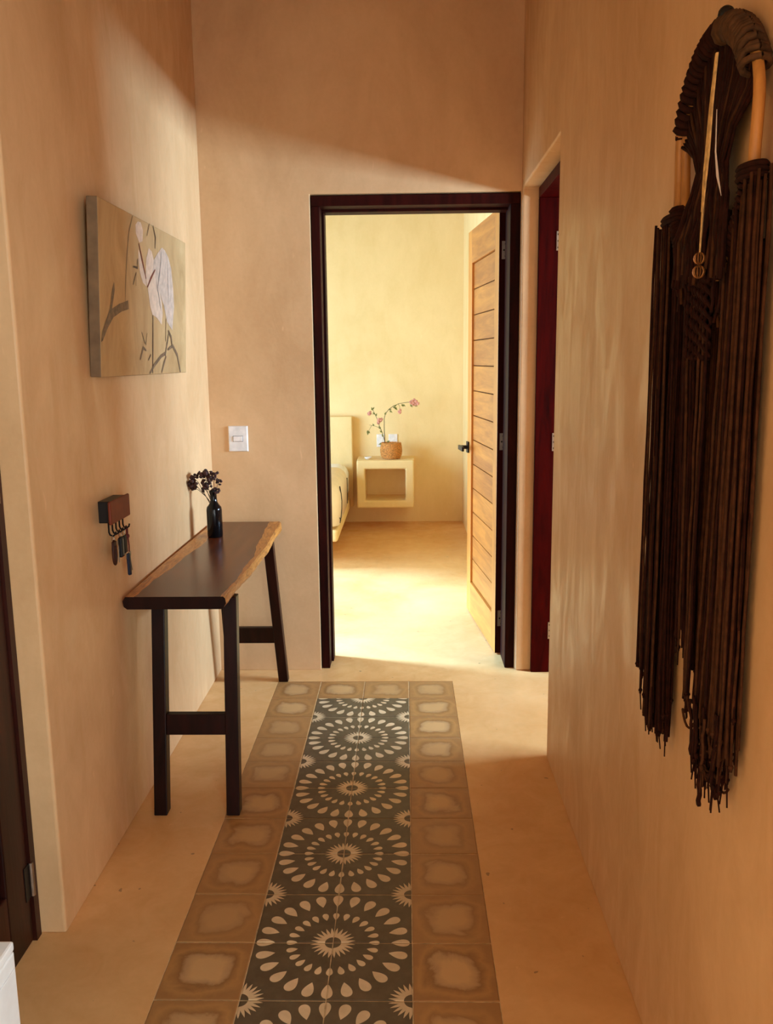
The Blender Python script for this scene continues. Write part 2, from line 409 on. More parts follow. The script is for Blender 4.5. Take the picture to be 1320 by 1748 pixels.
# latch stile handle: square rose, neck and lever, on the face seen and on the back
for sgn in (1, -1):
    off = 0 if sgn > 0 else -.045
    hd = B().box(.745, .80-.004, min(off, off+sgn*.010), max(off, off+sgn*.010), .928, .990).build('handle', m_black, d1, bevel=.002)
    B().box(.762, .782, min(off+sgn*.010, off+sgn*.055), max(off+sgn*.010, off+sgn*.055), .949, .969).build('lever_neck', m_black, hd)
    B().box(.655, .784, min(off+sgn*.045, off+sgn*.058), max(off+sgn*.045, off+sgn*.058), .946, .971).build('lever', m_black, hd, bevel=.002)
# thin dark strip covering the hinge edge
B().box(-.0015, .0, -.0448, -.0002, .008, 2.126).build('hinge_edge', m_frame, d1)
for z in (1.94, 1.06, .187):
    b = B().box(-.0035, -.0015, -.042, -.012, z-.040, z+.040); b.tube([(-.004, -.046, z-.04), (-.004, -.046, z+.04)], .005, 8)
    hg = b.build('hinge', m_steel, d1)
    s = B()
    for dz, dy in ((-.027, -.030), (.027, -.030), (0, -.022)): s.ball((-.0035, dy, z+dz), .0045, 8, 4, (.3, 1, 1))
    s.build('screw', m_black, hg)
d2 = plank_door('door_2', 'plank door swung open into the side room', (.705, 3.93, 0), math.radians(2), .80, 2.115)
for z in (1.945, 1.080, .204):
    b = B().box(.656, .690, 3.8596, 3.862, z-.04, z+.04)
    hg = b.build('hinge', m_steel); hg.parent = d2; hg.matrix_parent_inverse = (Matrix.Translation(d2.location) @ d2.rotation_euler.to_matrix().to_4x4()).inverted()
    s = B()
    for dz in (-.027, 0, .027): s.ball((.664, 3.8596, z+dz), .0045, 8, 4, (1, .3, 1))
    s.build('screw', m_black, hg)
d3 = struct(bpy.data.objects.new('door_3', None), 'dark closed panelled door behind the white cabinet', 'door'); C.objects.link(d3)
xf = -.955; xb = -.995; ya, yb = 1.131, 1.954
B().box(xb, xf, yb-.115, yb, .005, 2.127).build('stile', m_ldoor, d3, bevel=.004)
B().box(xb, xf, ya, ya+.115, .005, 2.127).build('stile', m_ldoor, d3, bevel=.004)
for z0, z1 in ((.005, .20), (1.0, 1.12), (1.97, 2.127)): B().box(xb, xf, ya+.115, yb-.115, z0, z1).build('rail', m_ldoor, d3, bevel=.004)
for z0, z1 in ((.20, 1.0), (1.12, 1.97)):
    p = B().box(xb+.008, xf-.016, ya+.115, yb-.115, z0, z1).build('panel', m_ldoor, d3)
    q = B(); a0, a1 = ya+.115, yb-.115
    q.hexa([(xf-.016,a0+.06,z0+.06),(xf-.016,a1-.06,z0+.06),(xf-.016,a1-.06,z1-.06),(xf-.016,a0+.06,z1-.06)], [(xf-.006,a0+.09,z0+.09),(xf-.006,a1-.09,z0+.09),(xf-.006,a1-.09,z1-.09),(xf-.006,a0+.09,z1-.09)])
    q.build('raised_field', m_ldoor, p)
for z in (1.80, 1.175, .170):
    b = B(); b.tube([(-.950, 1.962, z-.045), (-.950, 1.962, z+.045)], .006, 8); 
    hg = b.build('hinge', m_steel, d3); B().box(-.9555, -.953, 1.93, 1.956, z-.045, z+.045).build('hinge_leaf', m_black, hg)

# ================================================================== THINGS IN THE HALL
# ---------------------------------------------------------------- light switch
def plate(name, label, x0, x1, z0, z1, y, kind):
    t = thing(name, label, kind, ((x0+x1)/2, y, (z0+z1)/2)); hw = (x1-x0)/2; hh = (z1-z0)/2
    b = B(); b.hexa([(-hw, 0, -hh), (-hw, 0, hh), (hw, 0, hh), (hw, 0, -hh)], [(-hw*.92, -.009, -hh*.94), (-hw*.92, -.009, hh*.94), (hw*.92, -.009, hh*.94), (hw*.92, -.009, -hh*.94)])
    b.build('cover_plate', m_white, t, bevel=.002)
    return t
t = plate('light_switch', 'white light switch with one small rocker beside the bedroom doorway', -.805, -.714, 1.045, 1.163, D, 'light switch')
B().box(-.0225, .0225, -.0098, -.006, -.0125, .0135).build('switch_gap', m_black, t)
B().box(-.0212, .0212, -.0125, -.006, -.0112, .0122).build('rocker', m_white, t, bevel=.0015)

# ---------------------------------------------------------------- painting
m_canvas = N('ochre_canvas')
_n = m_canvas.noise(m_canvas.coord(scale=(1, 1, .5)), 7, 6, .65, 1.2); _f = m_canvas.noise(m_canvas.coord(), 140, 2)
m_canvas.bump(_f, .15, .002)
m_canvas = m_canvas.out(m_canvas.ramp(_n, [(.3, (.42, .255, .105)), (.5, (.52, .335, .15)), (.7, (.60, .40, .19))]), .6, 0, .3)
m_cside = plain('canvas_side', (.17, .105, .050), .7, var=.3, scale=14)
m_egret = plain('egret_white', (.70, .53, .39), .6, var=.15, scale=40)
m_egret2 = plain('egret_grey', (.58, .45, .35), .6, var=.2, scale=40)
m_twig = plain('umber_paint', (.17, .105, .055), .6, var=.4, scale=50)
m_dktwig = plain('dark_umber_paint', (.055, .024, .012), .6, var=.3, scale=50)
m_beak = plain('red_beak_paint', (.16, .018, .010), .5)
CW, CH, CT = .955, .487, .032
pt = thing('painting', 'stretched canvas painting of white egrets among bare branches', 'painting', (XL+.022+CT*.3, 2.432, 1.410))
pt.rotation_euler = (0, math.radians(2.6), 0)
cb = B().box(-CT, 0, 0, CW, 0, CH).build('canvas', m_canvas, pt, bevel=.003); cb.data.materials.append(m_cside)
for p in cb.data.polygons:
    if p.normal.x < .5: p.material_index = 1
POLYS={
'egret_head':[(0.35, 0.947), (0.376, 0.975), (0.408, 0.978), (0.432, 0.936), (0.425, 0.864), (0.389, 0.847), (0.353, 0.895)],
'egret_neck':[(0.378, 0.805), (0.394, 0.779), (0.415, 0.723), (0.439, 0.674), (0.457, 0.631), (0.464, 0.582), (0.422, 0.601), (0.392, 0.656), (0.376, 0.728)],
'egret_body':[(0.495, 0.838), (0.464, 0.767), (0.453, 0.646), (0.477, 0.573), (0.503, 0.458), (0.529, 0.406), (0.579, 0.392), (0.644, 0.346), (0.659, 0.424), (0.648, 0.506), (0.618, 0.576), (0.577, 0.642), (0.552, 0.774), (0.529, 0.824)],
'egret_wing':[(0.657, 0.881), (0.601, 0.828), (0.552, 0.774), (0.539, 0.69), (0.577, 0.642), (0.618, 0.567), (0.675, 0.485), (0.717, 0.371), (0.788, 0.318), (0.816, 0.49), (0.805, 0.62), (0.779, 0.763), (0.741, 0.832), (0.695, 0.871)],
'branch':[(0.002, 0.2), (0.019, 0.269), (0.057, 0.341), (0.086, 0.396), (0.109, 0.507), (0.127, 0.559), (0.133, 0.512), (0.104, 0.399), (0.173, 0.435), (0.26, 0.467), (0.266, 0.414), (0.193, 0.391), (0.115, 0.349), (0.06, 0.28), (0.017, 0.208)],
}
STROKES=[
('twig',[(0.321, 0.993), (0.28, 0.886), (0.255, 0.733), (0.238, 0.569), (0.232, 0.452)],0.004),
('beak',[(0.382, 0.84), (0.416, 0.746), (0.457, 0.631)],0.011),
('beak',[(0.472, 0.58), (0.512, 0.644), (0.566, 0.712)],0.011),
('leg',[(0.533, 0.402), (0.528, 0.203), (0.522, 0.009)],0.01),
('leg',[(0.699, 0.395), (0.693, 0.232)],0.008),
('twig',[(0.487, 0.009), (0.547, 0.066), (0.633, 0.127), (0.689, 0.146), (0.712, 0.216), (0.737, 0.296)],0.012),
('twig',[(0.722, 0.174), (0.791, 0.204), (0.857, 0.136), (0.904, 0.005)],0.014),
('twig',[(0.673, 0.154), (0.695, 0.121), (0.669, 0.077), (0.634, 0.009)],0.012),
('twig',[(0.399, 0.28), (0.435, 0.205)],0.006),
('twig',[(0.459, 0.278), (0.444, 0.198)],0.006),
('twig',[(0.377, 0.101), (0.414, 0.18), (0.446, 0.162)],0.012),
('twig',[(0.47, 0.096), (0.501, 0.137)],0.008),
('twig',[(0.364, 0.74), (0.361, 0.683), (0.318, 0.683)],0.009),
('twig',[(0.347, 0.653), (0.312, 0.57)],0.007),
('twig',[(0.345, 0.645), (0.341, 0.568)],0.005),
('twig',[(0.503, 0.999), (0.471, 0.91)],0.007),
('twig',[(0.545, 0.998), (0.574, 0.926), (0.567, 0.851)],0.008),
('feather_line',[(0.648, 0.849), (0.625, 0.71), (0.588, 0.57)],0.005),
('feather_line',[(0.723, 0.802), (0.732, 0.649), (0.74, 0.495)],0.004),
('feather_line',[(0.576, 0.633), (0.609, 0.541), (0.634, 0.445)],0.005),
('twig',[(0.73, 0.312), (0.769, 0.264), (0.782, 0.194)],0.014),
]

cnt = 0
def face_on_canvas(name, pts, mat, lift):
    vs = [(lift, u*CW, v*CH) for u, v in pts]
    o = mesh_obj(name, vs, [tuple(range(len(vs)))], mat, pt)
    bm = bmesh.new(); bm.from_mesh(o.data); bmesh.ops.triangulate(bm, faces=bm.faces); bmesh.ops.recalc_face_normals(bm, faces=bm.faces)
    for f in bm.faces:
        if f.normal.x < 0: f.normal_flip()
    bm.to_mesh(o.data); bm.free(); return o
for i, (k, v) in enumerate(POLYS.items()):
    face_on_canvas(k, v, {'branch': m_twig, 'egret_wing': m_egret2}.get(k, m_egret), .0004 + .00012*i)
for i, (k, v, wd) in enumerate(STROKES):
    pts = [Vector((0, u*CW, q*CH)) for u, q in v]; L_ = []; R_ = []
    for j, p in enumerate(pts):
        tn = (pts[min(j+1, len(pts)-1)] - pts[max(j-1, 0)]).normalized(); nrm = Vector((0, -tn.z, tn.y))
        e = wd*.5*(1.0 if 0 < j < len(pts)-1 else .55); L_.append(p + nrm*e); R_.append(p - nrm*e)
    lift = .0012 + .00005*i; n_ = len(pts)
    vs = [(lift, p.y, p.z) for p in L_ + R_]
    mat = {'beak': m_beak, 'leg': m_dktwig, 'feather_line': plain('grey_line', (.34, .30, .28), .6) if k == 'feather_line' else None}.get(k) or (m_dktwig if wd < .0095 and i > 7 else m_twig)
    mesh_obj(k, vs, [(j, n_+j, n_+j+1, j+1) for j in range(n_-1)], mat, pt)

# ---------------------------------------------------------------- console table with live edge
g = N('walnut_heartwood')
_v = g.coord(scale=(11, .8, 11)); _n = g.noise(_v, 2.2, 7, .62, 1.4); _m = g.noise(_v, 14, 3)
g.bump(_m, .05, .003)
m_heart = g.out(g.ramp(_n, [(.3, (.040, .009, .003)), (.5, (.095, .022, .007)), (.72, (.17, .045, .012))]), .24, 0, .32)
g = N('amber_sapwood')
_v = g.coord(scale=(16, 3, 16)); _n = g.noise(_v, 2.6, 7, .66, 2.2)
g.bump(_n, .35, .01)
m_sap = g.out(g.ramp(_n, [(.30, (.17, .048, .008)), (.46, (.46, .165, .024)), (.70, (.66, .30, .062))]), .33, 0, .5)
table = thing('console_table', 'narrow dark wood console table with live edges and splayed legs', 'table', (-.715, 3.17, 0))
def lerp_tab(tab, y):
    for (a, va), (b, vb) in zip(tab, tab[1:]):
        if y <= b: return va + (vb-va)*(y-a)/(b-a)
    return tab[-1][1]
ro = [(2.548,-.561),(2.80,-.554),(3.0,-.546),(3.2,-.543),(3.45,-.547),(3.62,-.556),(3.70,-.552),(3.795,-.562)]
ri = [(2.548,-.568),(2.83,-.564),(3.10,-.566),(3.25,-.578),(3.41,-.592),(3.55,-.600),(3.70,-.604),(3.795,-.618)]
lo_ = [(2.548,-.872),(3.0,-.876),(3.4,-.874),(3.795,-.870)]
li = [(2.548,-.842),(2.82,-.829),(3.12,-.815),(3.36,-.804),(3.6,-.818),(3.795,-.830)]
ox, oy = table.location.x, table.location.y
rows = []; NS = 40; zt, zb = .740, .700
for i in range(NS+1):
    y = 2.548 + (3.795-2.548)*i/NS; wv = .0008*math.sin(i*1.7) + .0016*math.sin(i*.55+1)
    a, b_, c_, d_ = lerp_tab(lo_, y), lerp_tab(li, y) + 2*wv, lerp_tab(ri, y) - 2*wv, lerp_tab(ro, y) + wv
    jz = .002*math.sin(i*2.3)
    rows.append([(a, zb+.008), (a-.003, zt-.014), (a+.006, zt), (b_, zt), (c_, zt), (d_-.003, zt), (d_+.003, zt-.006), (d_+.004+wv, zt-.022), (d_-.004, zb+.004+jz), (d_-.012, zb), (a+.01, zb)])
V = []; F = []; FM = []
for i, rw in enumerate(rows):
    y = 2.548 + (3.795-2.548)*i/NS
    for x, z in rw: V.append((x-ox, y-oy, z))
m_ = 11; bandmat = [1, 1, 1, 0, 1, 1, 1, 1, 0, 0, 0]
for i in range(NS):
    for j in range(m_):
        j2 = (j+1) % m_; F.append((i*m_+j, (i+1)*m_+j, (i+1)*m_+j2, i*m_+j2)); FM.append(bandmat[j])
F.append(tuple(range(m_-1, -1, -1))); FM.append(2); F.append(tuple(NS*m_+j for j in range(m_))); FM.append(2)
o = mesh_obj('tabletop', V, F, mats=[m_heart, m_sap, m_dark], fmat=FM, parent=table)
bm = bmesh.new(); bm.from_mesh(o.data); bmesh.ops.recalc_face_normals(bm, faces=bm.faces); bm.to_mesh(o.data); bm.free()
m_leg = wood('dark_red_leg_wood', (.006, .0018, .0012), (.024, .005, .003), 'z', .35, .16)
def leg(bx, by, tx, ty, nm='leg'):
    a = .0215; c = .0225
    q = lambda x, y, z: [(x-a-ox, y-c-oy, z), (x+a-ox, y-c-oy, z), (x+a-ox, y+c-oy, z), (x-a-ox, y+c-oy, z)]
    B().hexa(q(bx, by, 0), q(tx, ty, .701)).build(nm, m_leg, table, bevel=.003)
leg(-.567, 2.590, -.572, 2.705); leg(-.803, 2.590, -.806, 2.705)
leg(-.567, 3.768, -.598, 3.640); leg(-.803, 3.768, -.802, 3.640)
B().hexa([(-.783-ox, 2.618-oy, .256), (-.588-ox, 2.618-oy, .256), (-.588-ox, 2.646-oy, .256), (-.783-ox, 2.646-oy, .256)],
         [(-.783-ox, 2.628-oy, .322), (-.588-ox, 2.628-oy, .322), (-.588-ox, 2.656-oy, .322), (-.783-ox, 2.656-oy, .322)]).build('stretcher', m_leg, table, bevel=.002)
B().hexa([(-.783-ox, 3.716-oy, .196), (-.590-ox, 3.716-oy, .196), (-.590-ox, 3.744-oy, .196), (-.783-ox, 3.744-oy, .196)],
         [(-.783-ox, 3.704-oy, .272), (-.592-ox, 3.704-oy, .272), (-.592-ox, 3.732-oy, .272), (-.783-ox, 3.732-oy, .272)]).build('stretcher', m_leg, table, bevel=.002)

# ---------------------------------------------------------------- bottle with dried flowers
m_glass = plain('black_glass', (.004, .0035, .004), .1, 0, .3, var=.05)
bt = thing('bottle', 'slim black glass bottle used as a vase on the console table', 'bottle', (-.786, 3.466, .740))
B().lathe([(0, 0), (.029, 0), (.0315, .004), (.0315, .112), (.0295, .124), (.020, .136), (.0145, .146), (.0128, .165), (.0128, .184), (.0142, .186), (.0142, .194), (.0110, .194), (.0100, .17)], 32).build('glass_body', m_glass, bt, smooth=True)
m_dry = plain('dried_umber_petals', (.045, .012, .007), .8, var=.5, scale=120)
m_dstem = plain('dried_stems', (.05, .022, .010), .8)
fl = thing('dried_flowers', 'bunch of dried dark brown flower heads standing in the bottle', 'flowers', (-.786, 3.466, .920))
heads = [(332,823,.030),(334,814,.020),(351.5,807,.030),(368.7,809,.022),(372,823,.016),(355,826,.026),(368.7,837.5,.018),(348.5,836,.017),(342,811,.018),(362.7,816,.022),(331,832,.018)]
for i, (px, pz, r) in enumerate(heads):
    x = -.782 + (px-366)*.00252; z = .930 - (pz-838)*.00243; y = 3.466 + R.uniform(-.035, .035)
    c = Vector((x+.786, y-3.466, z-.920)); s0 = Vector((R.uniform(-.006, .006), R.uniform(-.006, .006), -.06))
    st = B().tube([s0, s0*.3 + Vector((c.x*.35, c.y*.35, .004)), c*.75 + Vector((0, 0, -.004)), c], [.0014, .0013, .0011, .0009], 5).build('stem', m_dstem, fl)
    b = B()
    for k in range(16):
        v = Vector((R.gauss(0, 1), R.gauss(0, 1), R.gauss(0, .8))).normalized() * r * R.uniform(.35, .85)
        b.ball(c + v, r*R.uniform(.22, .38), 6, 4, (R.uniform(.7, 1.2), 1, R.uniform(.6, 1.1)))
    b.build('flower_head', m_dry, fl)

# ---------------------------------------------------------------- key rack and keys
m_rackf = plain('red_brown_leatherette', (.15, .026, .008), .55, 0, .2, var=.15)
kr = thing('key_rack', 'small wall key rack with a red brown front and black hooks', 'key rack', (XL, 2.475, 1.028))
B().box(.0, .040, -.055, .078, -.033, .030).build('body', m_black, kr, bevel=.002)
B().box(.040, .049, -.090, .082, -.033, .034).build('front_panel', m_rackf, kr, bevel=.004)
for i in range(5):
    y = -.062 + i*.031; b = B(); b.tube([(.030, y, -.028), (.030, y, -.058), (.033, y, -.066), (.041, y, -.069), (.048, y, -.064), (.050, y, -.056)], .0028, 6)
    b.build('hook', m_black, kr)
m_brleather = plain('brown_leather', (.040, .010, .004), .6, 0, .2); m_blackp = plain('black_fob_plastic', (.007, .006, .006), .5, 0, .2)
m_redcord = plain('red_cord', (.11, .010, .008), .7); m_blue = plain('blue_fob_plastic', (.010, .014, .035), .5, 0, .2); m_ring = plain('key_steel', (.30, .28, .25), .3, 1.0)
def hang(name, label, i, cat='keys'):
    return thing(name, label, cat, (XL+.0405, 2.475 - .062 + i*.031, 1.028-.066))
def key_ring(t, r=.010):
    b = B(); b.tube([(0, r*math.sin(a), -r + r*math.cos(a)) for a in [2*PI*k/12 for k in range(13)]], .0012, 5); b.build('split_ring', m_ring, t)
def key_blade(t, y, z, ln, lean=0):
    b = B(); b.lathe([(0, -.001), (.010, -.001), (.010, .001), (0, .001)], 12); b.v = [(v[2], y+v[0], z+v[1]) for v in b.v]
    b.hexa([(-.001, y-.003, z-.008), (.001, y-.003, z-.008), (.001, y+.003, z-.008), (-.001, y+.003, z-.008)], [(-.001, y-.003+lean, z-ln), (.001, y-.003+lean, z-ln), (.001, y+.001+lean, z-ln), (-.001, y+.001+lean, z-ln)])
    b.build('key', m_ring, t)
t = hang('leather_key_fob', 'key ring with a brown leather loop fob on the rack', 0); key_ring(t)
b = B(); b.tube([(.002, .012*math.sin(a), -.052 - .034*math.cos(a)*1.0) for a in [2*PI*k/16 for k in range(17)]], .0042, 6); b.build('leather_loop', m_brleather, t)
B().box(-.002, .006, -.012, .012, -.032, -.018).build('leather_clasp', m_brleather, t, bevel=.002)
t = hang('car_key_fob', 'flat black key fob hanging next to the leather loop fob', 2); key_ring(t)
B().box(-.004, .008, -.014, .012, -.078, -.018).build('fob_body', m_blackp, t, bevel=.004); B().box(.0075, .009, -.002, .000, -.072, -.024).build('fob_seam', m_ring, t)
key_blade(t, -.016, -.030, .060, -.004)
t = hang('black_fob_bunch', 'black key fob and key hanging next to the red lanyard', 3); key_ring(t)
B().box(-.004, .006, -.012, .012, -.074, -.020).build('fob_body', m_blackp, t, bevel=.004); key_blade(t, .010, -.05, .045, .003)
t = hang('red_lanyard_keys', 'red cord lanyard with a dark blue fob and key', 4)
b = B(); b.tube([(0, -.004, 0), (0, -.006, -.030), (0, -.007, -.075)], .0022, 5); b.tube([(0, .006, 0), (0, .006, -.030), (0, .012, -.060), (0, .010, -.080)], .0022, 5)
b.tube([(0, -.006, -.030), (0, .006, -.028)], .005, 6); b.ball((0, 0, -.028), .008, 8, 5)
b.build('cord_loop', m_redcord, t)
b = B(); b.hexa([(-.003, -.010, -.148), (.005, -.010, -.148), (.005, .012, -.152), (-.003, .012, -.152)], [(-.003, -.014, -.080), (.005, -.014, -.080), (.005, .006, -.080), (-.003, .006, -.080)])
b.build('fob_body', m_blue, t, bevel=.004); key_blade(t, .014, -.086, .055, .016)

# ---------------------------------------------------------------- white cabinet by the camera
wc = thing('cabinet', 'low white painted cabinet in front of the closed dark door', 'cabinet', (-.791, 1.03, 0))
B().box(-.075, .120, -.27, .27, 0, .468).build('body', m_paint, wc, bevel=.004)
B().box(-.075, .1205, -.2705, .2705, .4685, .486).build('top_board', m_paint, wc, bevel=.004)
B().box(.120, .1225, -.262, -.004, .03, .44).build('cabinet_door', m_paint, wc, bevel=.001); B().box(.120, .1225, .004, .262, .03, .44).build('cabinet_door', m_paint, wc, bevel=.001)

# ---------------------------------------------------------------- knotted wall hanging
m_cord = plain('dark_brown_cord', (.022, .0055, .003), .9, 0, .12, var=.4, scale=60)
m_cord2 = plain('umber_cord', (.055, .020, .008), .9, 0, .12, var=.4, scale=60)
m_stick = wood('bent_twig', (.20, .072, .012), (.54, .24, .052), 'z', .5)
m_bark = plain('brown_wrap', (.075, .034, .013), .85, 0, .2, var=.45, scale=70)
m_straw = plain('straw', (.55, .34, .11), .55, var=.3, scale=90)
HX = XR - .024; Yc = 1.437; Z = 1.752
mh = thing('macrame_hanging', 'dark brown macrame wall hanging on a twig hoop with long fringes', 'wall hanging', (HX, Yc, Z))
RY, RZ = .170, .184
def hp(th, dr=0, dx=0): return Vector((dx, (RY+dr)*math.cos(th), (RZ+dr)*math.sin(th)))
for dr, dx in ((-.0075, .004), (.0075, -.003)):
    B().tube([hp(2*PI*k/48, dr + .003*math.sin(5*2*PI*k/48), dx + .003*math.cos(5*2*PI*k/48)) for k in range(49)], .0082, 8, cap=False).build('hoop_twig', m_stick, mh, smooth=True)
def wrap(name, a0, a1, n, r, mat, wob=.25, th_=.3):
    b = B()
    for k in range(n):
        th = math.radians(a0 + (a1-a0)*(k+.5)/n); c = hp(th); nr = hp(th).normalized(); tn = Vector((0, -math.sin(th), math.cos(th)))
        sl = R.uniform(-wob, wob)
        ring = [c + (nr*math.cos(a) + Vector((1,0,0))*math.sin(a))*r + tn*(sl*r*math.cos(a)) for a in [2*PI*q/10 for q in range(11)]]
        b.tube(ring, r*th_, 5, cap=False)
    return b.build(name, mat, mh, smooth=True)
wrap('cord_wrap', 24, 98, 17, .0160, m_cord, .2, .40); wrap('bark_wrap', 98, 150, 20, .0190, m_bark, .5, .28)
wrap('cord_wrap', -84, -14, 26, .0150, m_cord); wrap('cord_wrap', 192, 276, 30, .0150, m_cord, .2)
b = B()
for k in range(11):                                   # the row of round knots along the far rim
    b.ball(hp(math.radians(22 + k*6.4), .011, -.004), .0095, 8, 5)
b.build('rim_knots', m_cord, mh, smooth=True)
B().ball((-.006, -.036, .198), .0125, 12, 8).build('hanging_bead', m_black, mh)
b = B()
for k in range(7):
    a = hp(math.radians(66 + k*5), .012, -.006); b.tube([a, a + Vector((-.004, .030 + .02*R.random(), -.010 - .012*R.random()))], [.0016, .0005], 4)
b.build('loose_straw', m_straw, mh)
def J(a): return R.uniform(-a, a)
# the woven fan inside the hoop: gathered from the top arc, crossed at the waist, spread below
def fan(mat, pick, name):
    b = B()
    for i in range(64):
        f = i/63
        if not pick(i): continue
        th = math.radians(18 + 136*f); top = hp(th, -.006, J(.004)); y0 = top.y
        wy = .052 - .112*f + J(.003); low = .118 - .245*f
        zl = -.12 + J(.012)
        pts = [top, Vector((J(.003), y0*.82 + wy*.18, top.z*.62 + .01)), Vector((J(.004)-.004, y0*.35 + wy*.65, top.z*.22 + .012)), Vector((J(.005)-.006, wy, -.012 + J(.005))), Vector((J(.005)-.014, wy*.45 + low*.55, -.065)), Vector((J(.006)-.022, low, zl)), Vector((J(.006)-.020, low, zl-.06))]
        b.tube(pts, .0031, 5)
    b.build(name, mat, mh, smooth=True)
fan(m_cord, lambda i: i % 7 != 3, 'woven_fan'); fan(m_cord2, lambda i: i % 7 == 3, 'woven_fan')
def fringe(name, y0, y1, yb0, yb1, z0, zend, n, mats, share, xs=(-.016, .012), kn=.5, rad=.0026, ztop=None):
    groups = [[] for _ in mats]
    for i in range(n):
        f = (i + .5)/n + J(.4/n); f = min(1, max(0, f)); ya = y0 + (y1-y0)*f - Yc; yb = yb0 + (yb1-yb0)*f - Yc
        zt_ = (z0 if ztop is None else ztop(f)) + J(.012) - Z; ze = zend(f) - Z; x = R.uniform(*xs); m = 9; ph = R.uniform(0, 6.28); am = R.uniform(.0008, .003); pts = []
        for k in range(m+1):
            s = k/m; pts.append(Vector((x + J(.0015), ya + (yb-ya)*s + am*math.sin(ph + s*7), zt_ + (ze-zt_)*s)))
        pts[-1] += Vector((0, J(.007), 0))
        groups[1 if len(mats) > 1 and R.random() < share else 0].append(pts)
    for gq, mt in zip(groups, mats):
        if not gq: continue
        b = B()
        for pts in gq:
            b.tube(pts, rad, 5)
            if R.random() < kn: b.ball(pts[-1] + Vector((0, 0, .007)), rad*1.7, 6, 4)
            if R.random() < kn: b.tube([pts[-1], pts[-1] + Vector((J(.003), J(.006), -.022 - .015*R.random()))], rad*.55, 4)
        b.build(name, mt, mh, smooth=True)
# far bundle, middle bundle and near bundle
def rim(f): return Z + .03 - .07*(1-f)
fringe('fringe_bundle', 1.560, 1.695, 1.545, 1.702, 1.70, lambda f: (.785 if f > .75 else .742) + R.uniform(-.02, .045), 62, [m_cord, m_cord2], .12, ztop=lambda f: 1.665 + .028*f)
fringe('fringe_bundle', 1.560, 1.690, 1.552, 1.690, 1.62, lambda f: .83 + R.uniform(-.04, .05), 30, [m_cord], 0, xs=(-.002, .016))
fringe('fringe_bundle', 1.385, 1.505, 1.388, 1.470, 1.50, lambda f: (.955 if f > .45 else .885) + R.uniform(-.03, .05), 36, [m_cord, m_cord2], .25)
fringe('fringe_bundle', 1.478, 1.516, 1.440, 1.478, 1.54, lambda f: .97 + R.uniform(-.02, .04), 12, [m_cord, m_cord2], .3)
fringe('fringe_bundle', 1.232, 1.338, 1.224, 1.372, 1.72, lambda f: .845 + R.uniform(-.03, .03), 64, [m_cord, m_cord2], .34, ztop=lambda f: 1.695 - .10*f*f)
fringe('fringe_bundle', 1.238, 1.345, 1.230, 1.370, 1.60, lambda f: .86 + R.uniform(-.03, .05), 34, [m_cord], 0, xs=(-.002, .016))
fringe('fringe_tassel', 1.240, 1.375, 1.255, 1.355, .90, lambda f: .80 + R.uniform(-.03, .02), 40, [m_cord, m_cord2], .3, xs=(-.022, .010), kn=.9)
fringe('fringe_tassel', 1.270, 1.335, 1.268, 1.330, .80, lambda f: .740 + R.uniform(-.02, .03), 6, [m_cord], 0, rad=.0042, kn=0)
# cords bound tight where the bundles leave the hoop
for ya, yb, zc, n_ in ((1.245, 1.305, 1.708, 3), (1.570, 1.672, 1.694, 2)):
    b = B()
    for k in range(n_):
        b.tube([(.015*math.cos(a) - .002, (ya+yb)/2 - Yc + ((yb-ya)/2 + .003)*math.sin(a), zc - .007*k - Z) for a in [2*PI*q/20 for q in range(21)]], .0046, 5, cap=False)
    b.build('binding', m_cord, mh, smooth=True)
# curled ends of the near bundle
b = B()
for k in range(26):
    y = R.uniform(1.25, 1.385) - Yc; z = R.uniform(.80, .90) - Z; r = R.uniform(.010, .022); x = R.uniform(-.026, .004)
    b.tube([(x + .002*q, y + r*math.sin(q*.55)*.6, z - r*(1-math.cos(q*.55))) for q in range(9)], .0022, 5)
b.build('curled_ends', m_cord2, mh, smooth=True)
# braided panel in the middle
b = B()
for c in range(6):
    for s_ in (-1, 1):
        pts = []
        for k in range(33):
            q = k/32; pts.append(Vector((-.012 + .005*math.cos(q*PI*11 + c + (0 if s_ > 0 else PI)), 1.395 + .0185*c - Yc + .009*s_*math.sin(q*PI*11 + c*1.3), 1.645 - .20*q - Z)))
        b.tube(pts, .0034, 5)
b.build('braided_panel', m_cord, mh, smooth=True)
fringe('fringe_bundle', 1.350, 1.550, 1.345, 1.545, 1.66, lambda f: 1.50 + R.uniform(-.03, .03) + .06*abs(f-.5), 56, [m_cord, m_cord2], .18, kn=0)
# straw tassel with beads
ts = thing('straw_tassel', 'straw tassel with two amber wire beads hanging on the macrame', 'tassel', (HX-.034, 1.350, 1.881))
for k in range(5):
    d = (k-2)*.0042
    B().tube([(J(.001), d*.25, 0), (-.002, d*.5 + .006, -.07), (-.003, d + .012, -.14 - .02*(k % 3)), (-.001, .027 + d*.5, -.19 - .025*(k % 3))], [.0011, .0019, .0017, .0005], 5).build('straw_blade', m_straw, ts)
B().tube([(0, .016, -.10), (0, .026, -.20), (0, .031, -.275)], [.0012, .0022, .0014], 6).build('straw_stem', m_straw, ts)
m_amber = plain('amber_wire', (.30, .12, .030), .35, .5)
for dz, r in ((-.283, .0085), (-.303, .0092)):
    bd = B().ball((0, .032, dz), r*.70, 10, 8).build('bead', m_cord2, ts, smooth=True)
    b = B()
    for a in range(6):
        an = PI*a/6; b.tube([(r*math.cos(p)*math.cos(an), .032 + r*math.cos(p)*math.sin(an), dz + r*math.sin(p)) for p in [2*PI*q/14 for q in range(15)]], .0009, 4, cap=False)
    b.build('bead_wire', m_amber, bd)
